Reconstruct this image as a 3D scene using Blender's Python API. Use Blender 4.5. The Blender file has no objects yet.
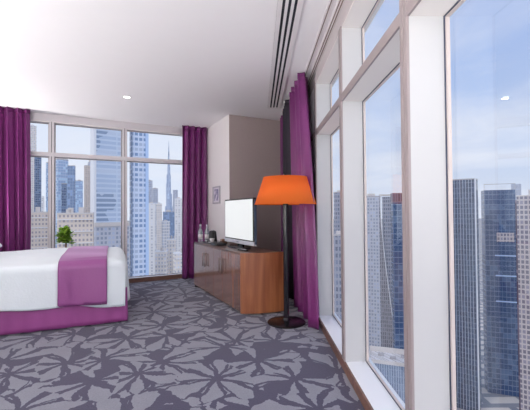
import bpy, bmesh, math, random
from mathutils import Vector, Matrix
random.seed(7)
S = bpy.context.scene
COL = S.collection
PI = math.pi

# ------------------------------------------------------------------ frames
TH = 0.4854          # the far window wall and the cabinet stand at this angle
TW = 0.0207          # the long window wall stands at this angle
CEIL = 2.751
def UV(u, v, z=0.0):
    return Vector((math.cos(TH)*u - math.sin(TH)*v, math.sin(TH)*u + math.cos(TH)*v, z))
def WT(w, t, z=0.0):
    return Vector((math.cos(TW)*w - math.sin(TW)*t, math.sin(TW)*w + math.cos(TW)*t, z))

# ------------------------------------------------------------------ materials
def newmat(name):
    m = bpy.data.materials.new(name); m.use_nodes = True
    nt = m.node_tree; b = nt.nodes['Principled BSDF']
    return m, nt, b
def N(nt, typ, **kw):
    n = nt.nodes.new(typ)
    for k, v in kw.items(): setattr(n, k, v)
    return n
def math_(nt, op, a, b=None, c=None):
    n = nt.nodes.new('ShaderNodeMath'); n.operation = op
    for i, v in enumerate((a, b, c)):
        if v is None: continue
        if isinstance(v, (int, float)): n.inputs[i].default_value = v
        else: nt.links.new(v, n.inputs[i])
    return n.outputs[0]
def mixc(nt, fac, a, b):
    n = nt.nodes.new('ShaderNodeMix'); n.data_type = 'RGBA'
    for i, v in ((0, fac), (6, a), (7, b)):
        if isinstance(v, (int, float)): n.inputs[i].default_value = v
        elif isinstance(v, tuple): n.inputs[i].default_value = (*v[:3], 1)
        else: nt.links.new(v, n.inputs[i])
    return n.outputs[2]
def plain(name, col, rough=0.5, metal=0.0, noise=0.04, scale=8, bump=0.0, bscale=200, spec=None, coat=0.0, sheen=0.0, emis=None):
    m, nt, b = newmat(name)
    tc = N(nt, 'ShaderNodeTexCoord'); nz = N(nt, 'ShaderNodeTexNoise'); nz.inputs['Scale'].default_value = scale
    nz.inputs['Detail'].default_value = 4
    nt.links.new(tc.outputs['Object'], nz.inputs['Vector'])
    d = tuple(max(0, c*(1-noise)) for c in col); l = tuple(min(1, c*(1+noise)) for c in col)
    nt.links.new(mixc(nt, nz.outputs['Fac'], d, l), b.inputs['Base Color'])
    b.inputs['Roughness'].default_value = rough; b.inputs['Metallic'].default_value = metal
    if spec is not None: b.inputs['Specular IOR Level'].default_value = spec
    if coat: b.inputs['Coat Weight'].default_value = coat; b.inputs['Coat Roughness'].default_value = 0.12
    if sheen: b.inputs['Sheen Weight'].default_value = sheen; b.inputs['Sheen Roughness'].default_value = 0.4
    if bump:
        n2 = N(nt, 'ShaderNodeTexNoise'); n2.inputs['Scale'].default_value = bscale
        nt.links.new(tc.outputs['Object'], n2.inputs['Vector'])
        bp = N(nt, 'ShaderNodeBump'); bp.inputs['Strength'].default_value = bump; bp.inputs['Distance'].default_value = 0.005
        nt.links.new(n2.outputs['Fac'], bp.inputs['Height']); nt.links.new(bp.outputs[0], b.inputs['Normal'])
    if emis:
        b.inputs['Emission Color'].default_value = (*emis[0], 1); b.inputs['Emission Strength'].default_value = emis[1]
    return m

M = {}
M['ceiling'] = plain('ceiling_paint', (.89, .87, .875), .9, noise=.01)
M['white_wall'] = plain('white_wallpaper', (.84, .80, .79), .85, noise=.02, bump=.15)
M['room_wall'] = plain('room_wall_paint', (.78, .74, .74), .9, noise=.02)
M['grey_wall'] = plain('grey_brown_wallpaper', (.44, .37, .355), .8, noise=.05, scale=40, bump=.2)
M['reveal'] = plain('dimmed_reveal_white', (.56, .565, .57), .55, noise=.01)  # same white as the sill, darkened to offset the strong lamp light
M['sill'] = plain('lit_reveal_white', (.84, .85, .87), .45, noise=.01)  # same white as the reveals, lightened in place of brighter light
M['soffit'] = plain('bounce_lit_white', (.84, .79, .755), .55, noise=.01)  # warm bounced light put into the transom and head colour
M['cap'] = plain('mauve_grey_aluminium', (.33, .28, .28), .45, noise=.03)
M['farcap'] = plain('pale_grey_aluminium', (.66, .625, .64), .45, noise=.03)
M['beam'] = plain('beam_paint', (.60, .55, .555), .6, noise=.02)
M['gasket'] = plain('blue_black_gasket', (.03, .045, .09), .4)
M['bead'] = plain('beige_glazing_bead', (.62, .55, .52), .4)
M['black'] = plain('black_gloss', (.008, .007, .010), .2)
M['matte_black'] = plain('black_matte', (.02, .02, .022), .6)
M['slot'] = plain('dark_slot', (.012, .014, .022), .8)
M['track'] = plain('bronze_track', (.20, .14, .12), .5)
M['vent'] = plain('vent_white', (.80, .77, .77), .5)
M['linen'] = plain('white_linen', (.80, .87, .90), .85, noise=.02, bump=.25, bscale=60, sheen=.2)
M['silver'] = plain('silver_plastic', (.60, .62, .66), .35, metal=.2)
M['bluegrey'] = plain('blue_grey_plastic', (.07, .11, .17), .4)
M['steel'] = plain('brushed_steel', (.55, .52, .50), .3, metal=1)
M['bronze'] = plain('dark_bronze', (.20, .15, .13), .35, metal=.8)
M['screen'] = plain('blank_screen', (.3, .3, .3), .4, noise=0, emis=((.93, .97, .97), .62))
M['hook'] = plain('white_plastic', (.85, .83, .83), .5)
M['ceramic'] = plain('white_ceramic', (.8, .78, .78), .3)
M['sachet'] = plain('brown_paper', (.30, .16, .10), .7)
M['bulb'] = plain('bulb', (1, .9, .75), .5, emis=((1, .78, .5), 20.0))
M['led'] = plain('downlight_lens', (1, 1, 1), .5, emis=((1, .95, .9), 5.0))
M['leaf'] = plain('green_leaf', (.17, .33, .02), .5, noise=.3, scale=30)
M['stem'] = plain('brown_stem', (.12, .07, .04), .7)
M['pot'] = plain('grey_pot', (.25, .24, .25), .6)
M['picture'] = plain('pale_mount', (.70, .66, .72), .5)
M['frame'] = plain('pale_silver_frame', (.42, .40, .44), .4)

def fabric(name, col, col2, rough=.45, sheen=.5, wavescale=60):
    m, nt, b = newmat(name)
    tc = N(nt, 'ShaderNodeTexCoord'); nz = N(nt, 'ShaderNodeTexNoise'); nz.inputs['Scale'].default_value = 3
    nz.inputs['Detail'].default_value = 5
    nt.links.new(tc.outputs['Object'], nz.inputs['Vector'])
    nt.links.new(mixc(nt, nz.outputs['Fac'], col, col2), b.inputs['Base Color'])
    b.inputs['Roughness'].default_value = rough
    b.inputs['Sheen Weight'].default_value = sheen; b.inputs['Sheen Roughness'].default_value = .35
    b.inputs['Sheen Tint'].default_value = (1, .65, .95, 1)
    n2 = N(nt, 'ShaderNodeTexNoise'); n2.inputs['Scale'].default_value = wavescale
    nt.links.new(tc.outputs['Object'], n2.inputs['Vector'])
    bp = N(nt, 'ShaderNodeBump'); bp.inputs['Strength'].default_value = .2; bp.inputs['Distance'].default_value = .004
    nt.links.new(n2.outputs['Fac'], bp.inputs['Height']); nt.links.new(bp.outputs[0], b.inputs['Normal'])
    return m
M['curtain'] = fabric('purple_satin', (.13, .018, .11), (.20, .032, .165), .34, .12)
M['runner'] = fabric('purple_runner_cloth', (.25, .06, .22), (.31, .08, .27), .42, .5)
M['skirt'] = fabric('purple_valance_cloth', (.24, .045, .20), (.33, .07, .27), .5, .4, 25)

# orange translucent lamp shade
m, nt, b = newmat('orange_shade_cloth')
b.inputs['Base Color'].default_value = (.93, .25, .035, 1); b.inputs['Roughness'].default_value = .8
tl = N(nt, 'ShaderNodeBsdfTranslucent'); tl.inputs['Color'].default_value = (1.0, .27, .04, 1)
mx = N(nt, 'ShaderNodeMixShader'); mx.inputs[0].default_value = .45
nt.links.new(b.outputs[0], mx.inputs[1]); nt.links.new(tl.outputs[0], mx.inputs[2])
nt.links.new(mx.outputs[0], nt.nodes['Material Output'].inputs['Surface'])
M['shade'] = m

# window glass: clear with a fresnel reflection
m, nt, b = newmat('window_glass'); nt.nodes.remove(b)
tr = N(nt, 'ShaderNodeBsdfTransparent'); tr.inputs[0].default_value = (.955, .97, .985, 1)
gl = N(nt, 'ShaderNodeBsdfGlossy'); gl.inputs['Roughness'].default_value = .0; gl.inputs['Color'].default_value = (.9, .93, 1, 1)
fr = N(nt, 'ShaderNodeFresnel'); fr.inputs['IOR'].default_value = 1.35
mx = N(nt, 'ShaderNodeMixShader')
nt.links.new(math_(nt, 'MULTIPLY', fr.outputs[0], .13), mx.inputs[0]); nt.links.new(tr.outputs[0], mx.inputs[1]); nt.links.new(gl.outputs[0], mx.inputs[2])
nt.links.new(mx.outputs[0], nt.nodes['Material Output'].inputs['Surface'])
M['glass'] = m
# bottle glass
m, nt, b = newmat('clear_bottle'); b.inputs['Base Color'].default_value = (.75, .82, .85, 1)
b.inputs['Transmission Weight'].default_value = .7; b.inputs['Roughness'].default_value = .08
M['bottle'] = m

def wood(name, dark, light, scale, rough, coat, axis='Z', bands=2.0):
    m, nt, b = newmat(name)
    tc = N(nt, 'ShaderNodeTexCoord'); mp = N(nt, 'ShaderNodeMapping')
    nt.links.new(tc.outputs['Object'], mp.inputs[0])
    mp.inputs['Scale'].default_value = (scale, scale, scale*.08) if axis == 'Z' else (scale*.08, scale, scale)
    nz = N(nt, 'ShaderNodeTexNoise'); nz.inputs['Scale'].default_value = bands; nz.inputs['Detail'].default_value = 6
    nz.inputs['Distortion'].default_value = .6
    nt.links.new(mp.outputs[0], nz.inputs[0])
    cr = N(nt, 'ShaderNodeValToRGB')
    cr.color_ramp.elements[0].position = .32; cr.color_ramp.elements[0].color = (*dark, 1)
    cr.color_ramp.elements[1].position = .68; cr.color_ramp.elements[1].color = (*light, 1)
    nt.links.new(nz.outputs['Fac'], cr.inputs[0]); nt.links.new(cr.outputs[0], b.inputs['Base Color'])
    b.inputs['Roughness'].default_value = rough; b.inputs['Coat Weight'].default_value = coat; b.inputs['Coat Roughness'].default_value = .12
    return m
M['wood'] = wood('orange_walnut_veneer', (.24, .075, .028), (.48, .18, .075), 6, .35, .3)
M['door_wood'] = wood('glossy_walnut_door', (.21, .095, .06), (.32, .165, .11), 5, .2, 1.0)
M['door_wood'].node_tree.nodes['Principled BSDF'].inputs['Coat IOR'].default_value = 2.1
M['dark_wood'] = wood('dark_walnut_top', (.09, .04, .025), (.16, .07, .04), 5, .3, .4, 'X')
M['trim_wood'] = wood('brown_skirting', (.13, .065, .045), (.22, .11, .08), 8, .5, .1, 'X')

# carpet: pale angular leaf shapes on dark violet grey
m, nt, b = newmat('leaf_pattern_carpet')
tc = N(nt, 'ShaderNodeTexCoord')
wz = N(nt, 'ShaderNodeTexNoise'); wz.noise_dimensions = '2D'; wz.inputs['Scale'].default_value = 3.2; wz.inputs['Detail'].default_value = 4
nt.links.new(tc.outputs['Object'], wz.inputs['Vector'])
wv_ = N(nt, 'ShaderNodeVectorMath', operation='SUBTRACT'); nt.links.new(wz.outputs['Color'], wv_.inputs[0]); wv_.inputs[1].default_value = (.5, .5, .5)
ws = N(nt, 'ShaderNodeVectorMath', operation='SCALE'); nt.links.new(wv_.outputs[0], ws.inputs[0]); ws.inputs['Scale'].default_value = .15
wa = N(nt, 'ShaderNodeVectorMath', operation='ADD'); nt.links.new(tc.outputs['Object'], wa.inputs[0]); nt.links.new(ws.outputs[0], wa.inputs[1])
wj = N(nt, 'ShaderNodeTexNoise'); wj.noise_dimensions = '2D'; wj.inputs['Scale'].default_value = 55; wj.inputs['Detail'].default_value = 1
nt.links.new(tc.outputs['Object'], wj.inputs['Vector'])
wk = N(nt, 'ShaderNodeVectorMath', operation='MULTIPLY_ADD'); nt.links.new(wj.outputs['Color'], wk.inputs[0]); wk.inputs[1].default_value = (.012, .012, 0); nt.links.new(wa.outputs[0], wk.inputs[2])
def burst(scale, petals, rmax, wid, off):
    """pointed shards radiating from scattered centres"""
    mp = N(nt, 'ShaderNodeMapping'); mp.inputs['Scale'].default_value = (scale, scale, 1); mp.inputs['Location'].default_value = (off, off*.63, 0)
    nt.links.new(wk.outputs[0], mp.inputs[0])
    vo = N(nt, 'ShaderNodeTexVoronoi', voronoi_dimensions='2D', feature='F1'); vo.inputs['Scale'].default_value = 1; vo.inputs['Randomness'].default_value = .8
    nt.links.new(mp.outputs[0], vo.inputs['Vector'])
    df = N(nt, 'ShaderNodeVectorMath', operation='SUBTRACT'); nt.links.new(mp.outputs[0], df.inputs[0]); nt.links.new(vo.outputs['Position'], df.inputs[1])
    sx = N(nt, 'ShaderNodeSeparateXYZ'); nt.links.new(df.outputs[0], sx.inputs[0])
    sc_ = N(nt, 'ShaderNodeSeparateColor'); nt.links.new(vo.outputs['Color'], sc_.inputs[0])
    ang = math_(nt, 'ADD', math_(nt, 'DIVIDE', math_(nt, 'ARCTAN2', sx.outputs[1], sx.outputs[0]), 2*PI), math_(nt, 'ADD', sc_.outputs[0], 2.0))
    pa = math_(nt, 'MULTIPLY', ang, petals)
    idx = math_(nt, 'FLOOR', math_(nt, 'MODULO', pa, petals)); fr_ = math_(nt, 'ABSOLUTE', math_(nt, 'SUBTRACT', math_(nt, 'FRACT', pa), .5))
    cc = N(nt, 'ShaderNodeCombineXYZ'); nt.links.new(idx, cc.inputs[0]); nt.links.new(math_(nt, 'MULTIPLY', sc_.outputs[1], 50), cc.inputs[1])
    wn = N(nt, 'ShaderNodeTexWhiteNoise'); wn.noise_dimensions = '2D'; nt.links.new(cc.outputs[0], wn.inputs['Vector'])
    drop_ = math_(nt, 'GREATER_THAN', wn.outputs['Value'], .16)
    R_ = math_(nt, 'ADD', math_(nt, 'MULTIPLY', wn.outputs['Value'], rmax*.5), rmax*.6)
    r = math_(nt, 'DIVIDE', vo.outputs['Distance'], R_)
    # lens outline: half width (arc length) grows then closes to a point
    prof = math_(nt, 'MULTIPLY', math_(nt, 'MINIMUM', math_(nt, 'MULTIPLY', r, 1.0), math_(nt, 'MULTIPLY', math_(nt, 'SUBTRACT', 1.0, r), 2.2)), wid)
    arc = math_(nt, 'MULTIPLY', math_(nt, 'MULTIPLY', fr_, 2*PI/petals), vo.outputs['Distance'])
    gap = math_(nt, 'SUBTRACT', math_(nt, 'MULTIPLY', vo.outputs['Distance'], PI/petals*.76), .024)
    m1 = math_(nt, 'LESS_THAN', arc, math_(nt, 'MINIMUM', prof, gap))
    m2 = math_(nt, 'GREATER_THAN', r, .12)
    pad = math_(nt, 'LESS_THAN', r, 1.02)
    return math_(nt, 'MULTIPLY', drop_, math_(nt, 'MULTIPLY', m1, m2)), math_(nt, 'LESS_THAN', arc, math_(nt, 'ADD', prof, .035)), pad
e1, p1_, q1_ = burst(2.1, 8.0, 1.0, .27, 3.1)
e2, p2_, q2_ = burst(3.0, 6.0, 1.0, .32, 9.7)
pad1 = math_(nt, 'MULTIPLY', p1_, q1_)
carp = math_(nt, 'MAXIMUM', e1, math_(nt, 'MULTIPLY', e2, math_(nt, 'SUBTRACT', 1.0, pad1)))
fib = N(nt, 'ShaderNodeTexNoise'); fib.inputs['Scale'].default_value = 95; fib.inputs['Detail'].default_value = 3
nt.links.new(tc.outputs['Object'], fib.inputs['Vector'])
cl = N(nt, 'ShaderNodeTexNoise'); cl.inputs['Scale'].default_value = 7; cl.inputs['Detail'].default_value = 5; nt.links.new(tc.outputs['Object'], cl.inputs['Vector'])
dark = mixc(nt, fib.outputs['Fac'], (.024, .021, .052), (.060, .054, .108))
light = mixc(nt, fib.outputs['Fac'], (.15, .155, .195), (.33, .335, .385))
light = mixc(nt, math_(nt, 'MULTIPLY', cl.outputs['Fac'], .6), light, (.14, .14, .18))
nt.links.new(mixc(nt, carp, dark, light), b.inputs['Base Color'])
b.inputs['Roughness'].default_value = .95; b.inputs['Specular IOR Level'].default_value = .15
b.inputs['Sheen Weight'].default_value = .25
bp = N(nt, 'ShaderNodeBump'); bp.inputs['Strength'].default_value = .35; bp.inputs['Distance'].default_value = .004
nt.links.new(fib.outputs['Fac'], bp.inputs['Height']); nt.links.new(bp.outputs[0], b.inputs['Normal'])
M['carpet'] = m

# facades: window grid from the building's own coordinates
def facade(name, base, glass, fx=3.0, fz=3.6, wx=.6, wz=.6, vary=.3, grough=.12, brough=.7, alt=None, altp=.3, big=0.0, bigcol=None, metal=.0, bigscale=.03):
    m, nt, b = newmat(name)
    tc = N(nt, 'ShaderNodeTexCoord'); sp = N(nt, 'ShaderNodeSeparateXYZ'); nt.links.new(tc.outputs['Object'], sp.inputs[0])
    h = math_(nt, 'DIVIDE', math_(nt, 'ADD', sp.outputs[0], sp.outputs[1]), fx); z = math_(nt, 'DIVIDE', sp.outputs[2], fz)
    a = math_(nt, 'LESS_THAN', math_(nt, 'FRACT', h), wx); c = math_(nt, 'LESS_THAN', math_(nt, 'FRACT', z), wz)
    win = math_(nt, 'MULTIPLY', a, c)
    cb = N(nt, 'ShaderNodeCombineXYZ'); nt.links.new(math_(nt, 'FLOOR', h), cb.inputs[0]); nt.links.new(math_(nt, 'FLOOR', z), cb.inputs[1])
    wn = N(nt, 'ShaderNodeTexWhiteNoise'); wn.noise_dimensions = '2D'; nt.links.new(cb.outputs[0], wn.inputs['Vector'])
    g2 = alt or tuple(min(1, x*1.8+.03) for x in glass)
    gcol = mixc(nt, math_(nt, 'MULTIPLY', math_(nt, 'LESS_THAN', wn.outputs['Value'], altp), vary*2 if vary < .5 else 1.0), glass, g2)
    if big:
        nz = N(nt, 'ShaderNodeTexNoise'); nz.inputs['Scale'].default_value = bigscale; nz.inputs['Detail'].default_value = 3
        nt.links.new(tc.outputs['Object'], nz.inputs['Vector'])
        f = math_(nt, 'MULTIPLY', math_(nt, 'GREATER_THAN', nz.outputs['Fac'], .52), big)
        gcol = mixc(nt, f, gcol, bigcol)
    nt.links.new(mixc(nt, win, base, gcol), b.inputs['Base Color'])
    b.inputs['Metallic'].default_value = metal
    nt.links.new(math_(nt, 'ADD', math_(nt, 'MULTIPLY', win, grough-brough), brough), b.inputs['Roughness'])
    return m

# ------------------------------------------------------------------ world: hazy sky with thin cloud
w = bpy.data.worlds.new('sky'); S.world = w; w.use_nodes = True
nt = w.node_tree; bg = nt.nodes['Background']
tc = N(nt, 'ShaderNodeTexCoord'); sp = N(nt, 'ShaderNodeSeparateXYZ'); nt.links.new(tc.outputs['Generated'], sp.inputs[0])
zz = math_(nt, 'MAXIMUM', sp.outputs[2], 0.0)
ramp = N(nt, 'ShaderNodeValToRGB'); nt.links.new(zz, ramp.inputs[0])
e = ramp.color_ramp.elements
e[0].position = 0; e[0].color = (.66, .69, .78, 1)
e[1].position = 1; e[1].color = (.16, .28, .62, 1)
for p_, c_ in ((.08, (.60, .67, .82, 1)), (.25, (.44, .56, .82, 1)), (.5, (.29, .43, .78, 1))):
    k = e.new(p_); k.color = c_
# whiter towards the far window (north west), bluer towards the right
nw = N(nt, 'ShaderNodeVectorMath', operation='DOT_PRODUCT'); nt.links.new(tc.outputs['Generated'], nw.inputs[0]); nw.inputs[1].default_value = (-.62, .78, 0)
fw = N(nt, 'ShaderNodeMapRange'); nt.links.new(nw.outputs['Value'], fw.inputs[0])
fw.inputs[1].default_value = .35; fw.inputs[2].default_value = .95; fw.inputs[3].default_value = 0; fw.inputs[4].default_value = .80
skyc = mixc(nt, fw.outputs[0], ramp.outputs[0], (.78, .83, .94))
# clouds laid out on a high flat layer
dv = math_(nt, 'ADD', zz, .12)
cb = N(nt, 'ShaderNodeCombineXYZ'); nt.links.new(math_(nt, 'DIVIDE', sp.outputs[0], dv), cb.inputs[0]); nt.links.new(math_(nt, 'DIVIDE', sp.outputs[1], dv), cb.inputs[1])
cn = N(nt, 'ShaderNodeTexNoise'); cn.inputs['Scale'].default_value = .85; cn.inputs['Detail'].default_value = 6; cn.inputs['Roughness'].default_value = .55; cn.inputs['Distortion'].default_value = .5
nt.links.new(cb.outputs[0], cn.inputs['Vector'])
cm = N(nt, 'ShaderNodeMapRange'); nt.links.new(cn.outputs['Fac'], cm.inputs[0])
cm.inputs[1].default_value = .38; cm.inputs[2].default_value = .66; cm.inputs[3].default_value = 0; cm.inputs[4].default_value = .85
skyc = mixc(nt, cm.outputs[0], skyc, (.80, .82, .90))
# wide unseen sky glow, added behind the camera to brighten the window side
sd = N(nt, 'ShaderNodeVectorMath', operation='DOT_PRODUCT'); nt.links.new(tc.outputs['Generated'], sd.inputs[0])
sv = Vector((.80, -.42, .43)).normalized(); sd.inputs[1].default_value = tuple(sv)
gf = math_(nt, 'POWER', math_(nt, 'MAXIMUM', sd.outputs['Value'], 0.0), 3.0)
glow = N(nt, 'ShaderNodeVectorMath', operation='SCALE'); glow.inputs[0].default_value = (1.0, .95, .90)
nt.links.new(math_(nt, 'MULTIPLY', gf, .5), glow.inputs['Scale'])
add = N(nt, 'ShaderNodeVectorMath', operation='ADD'); nt.links.new(skyc, add.inputs[0]); nt.links.new(glow.outputs[0], add.inputs[1])
nt.links.new(add.outputs[0], bg.inputs['Color']); bg.inputs['Strength'].default_value = 1.0

# ------------------------------------------------------------------ object helpers
class MB:
    def __init__(s): s.bm = bmesh.new(); s.mats = []
    def box(s, x0, x1, y0, y1, z0, z1, bev=0.0, seg=2):
        b = bmesh.new()
        r = bmesh.ops.create_cube(b, size=1)
        for v in b.verts:
            v.co = Vector((x0+(v.co.x+.5)*(x1-x0), y0+(v.co.y+.5)*(y1-y0), z0+(v.co.z+.5)*(z1-z0)))
        if bev > 0: bmesh.ops.bevel(b, geom=b.edges[:], offset=bev, segments=seg, affect='EDGES', profile=.7)
        s._merge(b); return s
    def _merge(s, b, mat=None):
        if mat is not None: b.transform(mat)
        me = bpy.data.meshes.new('tmp'); b.to_mesh(me); b.free(); s.bm.from_mesh(me); bpy.data.meshes.remove(me)
    def prism(s, pts, z0, z1, bev=0.0):
        b = bmesh.new()
        lo = [b.verts.new((p[0], p[1], z0)) for p in pts]; hi = [b.verts.new((p[0], p[1], z1)) for p in pts]
        n = len(pts)
        b.faces.new(lo[::-1]); b.faces.new(hi)
        for i in range(n): b.faces.new((lo[i], lo[(i+1) % n], hi[(i+1) % n], hi[i]))
        bmesh.ops.recalc_face_normals(b, faces=b.faces[:])
        if bev: bmesh.ops.bevel(b, geom=b.edges[:], offset=bev, segments=2, affect='EDGES', profile=.7)
        s._merge(b); return s
    def lathe(s, prof, cx=0, cy=0, n=32, close=True):
        b = bmesh.new(); rings = []
        for r, z in prof:
            if r < 1e-6: rings.append([b.verts.new((cx, cy, z))])
            else: rings.append([b.verts.new((cx+r*math.cos(2*PI*k/n), cy+r*math.sin(2*PI*k/n), z)) for k in range(n)])
        for a, c in zip(rings, rings[1:]):
            for k in range(n):
                q = (k+1) % n
                if len(a) == 1 and len(c) == 1: continue
                if len(a) == 1: b.faces.new((a[0], c[q], c[k]))
                elif len(c) == 1: b.faces.new((a[k], a[q], c[0]))
                else: b.faces.new((a[k], a[q], c[q], c[k]))
        bmesh.ops.recalc_face_normals(b, faces=b.faces[:])
        s._merge(b); return s
    def tube(s, pts, r, n=10):
        b = bmesh.new(); pts = [Vector(p) for p in pts]; rings = []
        for i, p in enumerate(pts):
            d = (pts[min(i+1, len(pts)-1)]-pts[max(i-1, 0)]).normalized()
            up = Vector((0, 0, 1)) if abs(d.z) < .9 else Vector((1, 0, 0))
            a = d.cross(up).normalized(); c = d.cross(a)
            rr = r[i] if isinstance(r, (list, tuple)) else r
            rings.append([b.verts.new(p+a*math.cos(2*PI*k/n)*rr+c*math.sin(2*PI*k/n)*rr) for k in range(n)])
        for a, c in zip(rings, rings[1:]):
            for k in range(n): b.faces.new((a[k], a[(k+1) % n], c[(k+1) % n], c[k]))
        b.faces.new(rings[0][::-1]); b.faces.new(rings[-1])
        bmesh.ops.recalc_face_normals(b, faces=b.faces[:])
        s._merge(b); return s
    def grid(s, f, nu, nv, close_u=False):
        b = bmesh.new(); V = [[b.verts.new(f(i/nu, j/nv)) for j in range(nv+1)] for i in range(nu+1)]
        for i in range(nu):
            for j in range(nv): b.faces.new((V[i][j], V[i+1][j], V[i+1][j+1], V[i][j+1]))
        s._merge(b); return s
    def build(s, name, mat, parent=None, smooth=False, loc=None, rotz=0, solid=0.0, offset=0):
        me = bpy.data.meshes.new(name); s.bm.to_mesh(me); s.bm.free()
        o = bpy.data.objects.new(name, me); COL.objects.link(o); me.materials.append(mat)
        if smooth:
            for p in me.polygons: p.use_smooth = True
            if smooth == 'auto':
                try: me.set_sharp_from_angle(angle=math.radians(40))
                except Exception: pass
        if parent: o.parent = parent
        if loc is not None: o.location = loc; o.rotation_euler[2] = rotz
        if solid:
            md = o.modifiers.new('thick', 'SOLIDIFY'); md.thickness = solid; md.offset = offset
        return o
def thing(name, label, cat, loc=(0, 0, 0), rotz=0, group=None, kind=None):
    o = bpy.data.objects.new(name, None); COL.objects.link(o); o.empty_display_size = .1
    o.location = loc; o.rotation_euler[2] = rotz
    tag(o, label, cat, group, kind); return o
def tag(o, label=None, cat=None, group=None, kind=None):
    if label: o['label'] = label
    if cat: o['category'] = cat
    if group: o['group'] = group
    if kind: o['kind'] = kind
    return o
def struct(o): o['kind'] = 'structure'; return o

# ------------------------------------------------------------------ room shell
def xy(v): return (v.x, v.y)
cornerA = UV(-1.85, 6.549)                       # far left corner
# intersection of the grey wall (v=5.33) with the long window wall (w=.65)
def inter(v, wv):
    a, b_ = UV(0, v), UV(1, v)
    d = b_-a; n = Vector((math.cos(TW), math.sin(TW), 0))
    return a+d*((wv-a.dot(n))/d.dot(n))
BACK = -1.6
lb = UV(-1.85, 0); ld = UV(0, 1)
# left wall runs along v from the far corner back to Y = BACK
tL = (BACK-lb.y)/ld.y
backL = lb+ld*tL
rb = WT(.65, 0); rd = WT(0, 1); backR = rb+rd*((BACK-rb.y)/rd.y)
rb8 = WT(.86, 0); backR8 = rb8+rd*((BACK-rb8.y)/rd.y)
far8L, far8R = UV(-1.85, 6.72), UV(2.177, 6.72)
gR8 = inter(5.33, .86)
outline = [xy(backL), xy(backR8), xy(gR8), xy(UV(2.177, 5.33)), xy(far8R), xy(far8L)]
struct(MB().prism(outline, -.25, 0).build('floor', M['carpet']))
struct(MB().prism(outline, CEIL, CEIL+.3).build('ceiling', M['ceiling']))
struct(MB().prism([xy(backL), xy(far8L), xy(far8L+UV(-.2, 0)), xy(backL+UV(-.2, 0))], 0, CEIL).build('wall_left', M['room_wall']))
struct(MB().prism([xy(backL), xy(backR8), (backR8.x, BACK-.2), (backL.x, BACK-.2)], 0, CEIL).build('wall_back', M['room_wall']))
# square column: white side towards the far window, grey side towards the room
col = MB()
struct(MB().prism([xy(UV(2.177, 5.335)), xy(UV(2.30, 5.335)), xy(UV(2.30, 6.72)), xy(UV(2.177, 6.72))], 0, CEIL).build('wall_right', M['white_wall']))
struct(MB().prism([xy(UV(2.1775, 5.33)), xy(gR8), xy(inter(5.45, .86)), xy(UV(2.1775+.02, 5.45)), ], 0, CEIL).build('wall_grey', M['grey_wall']))

# ------------------------------------------------------------------ windows
def window_wall(name, loc, rotz, mapf, muls, mw, a0, a1, depth, ztr, sillz, headz, capm, beamm, trimz, far=False):
    root = bpy.data.objects.new(name, None); COL.objects.link(root); root.location = loc; root.rotation_euler[2] = rotz
    struct(root)
    def bx(mb, A0, A1, O0, O1, z0, z1, bev=0):
        (x0, y0), (x1, y1) = mapf(A0, O0), mapf(A1, O1)
        return mb.box(min(x0, x1), max(x0, x1), min(y0, y1), max(y0, y1), z0, z1, bev)
    bx(MB(), a0, a1, .0, depth+.05, headz, CEIL).build('head_beam', beamm, root)
    bx(MB(), a0, a1, .004, depth+.05, -.2, sillz).build('sill', M['sill'], root)
    bx(MB(), a0, a1, -.012, .004, 0, trimz, .002).build('wood_trim', M['trim_wood'], root)
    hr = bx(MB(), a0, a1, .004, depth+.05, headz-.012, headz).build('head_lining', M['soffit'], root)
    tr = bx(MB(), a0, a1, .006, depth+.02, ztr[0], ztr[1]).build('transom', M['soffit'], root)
    bx(MB(), a0, a1, -.006, .006, ztr[0]-.002, ztr[1]+.002, .003).build('transom_cap', capm, tr)
    for a in muls:
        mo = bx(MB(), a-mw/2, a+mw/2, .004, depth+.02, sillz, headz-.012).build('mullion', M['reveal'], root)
        g = .004
        cp = MB(); bx(cp, a-mw/2-.002, a-g, -.008, .004, sillz, headz, .002); bx(cp, a+g, a+mw/2+.002, -.008, .004, sillz, headz, .002)
        cp.build('mullion_cap', capm, mo)
        bx(MB(), a-g, a+g, -.003, .005, sillz, headz).build('shadow_gap', M['slot'], mo)
    ed = [a0]+[a for a in muls]+[a1]
    for i in range(len(ed)-1):
        p = ed[i]+(mw/2 if i > 0 else 0); q = ed[i+1]-(mw/2 if i < len(ed)-2 else 0)
        for z0, z1 in ((sillz, ztr[0]), (ztr[1], headz-.012)):
            pane = bx(MB(), p+.004, q-.004, depth+.020, depth+.030, z0+.004, z1-.004).build('glass_pane', M['glass'], root)
            gk = MB(); k = .006
            bx(gk, p, p+k, depth-.001, depth+.018, z0, z1); bx(gk, q-k, q, depth-.001, depth+.018, z0, z1)
            bx(gk, p+k, q-k, depth-.001, depth+.018, z0, z0+k); bx(gk, p+k, q-k, depth-.001, depth+.018, z1-k, z1)
            gk.build('gasket', M['gasket'], pane)
            bd = MB(); k0, k = .006, .016
            bx(bd, p+k0, p+k, depth+.003, depth+.0185, z0+k0, z1-k0); bx(bd, q-k, q-k0, depth+.003, depth+.0185, z0+k0, z1-k0)
            bx(bd, p+k, q-k, depth+.003, depth+.0185, z0+k0, z0+k*.7); bx(bd, p+k, q-k, depth+.003, depth+.0185, z1-k*.7, z1-k0)
            bd.build('glazing_bead', M['bead'], pane)
    if not far:
        bx(MB(), muls[-2]+mw/2+.002, a1-.02, -.002, depth-.004, sillz, headz-.012).build('solid_panel', M['sill'], root)
    return root
# far window: local x along the wall, y outwards
window_wall('window_1', UV(0, 6.549), TH, lambda a, o: (a, o), [-1.393, -.318, .757, 1.832], .07, -1.85, 2.177, .10, (2.09, 2.15), .075, CEIL-.115, M['farcap'], M['farcap'], .075, True)
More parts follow.
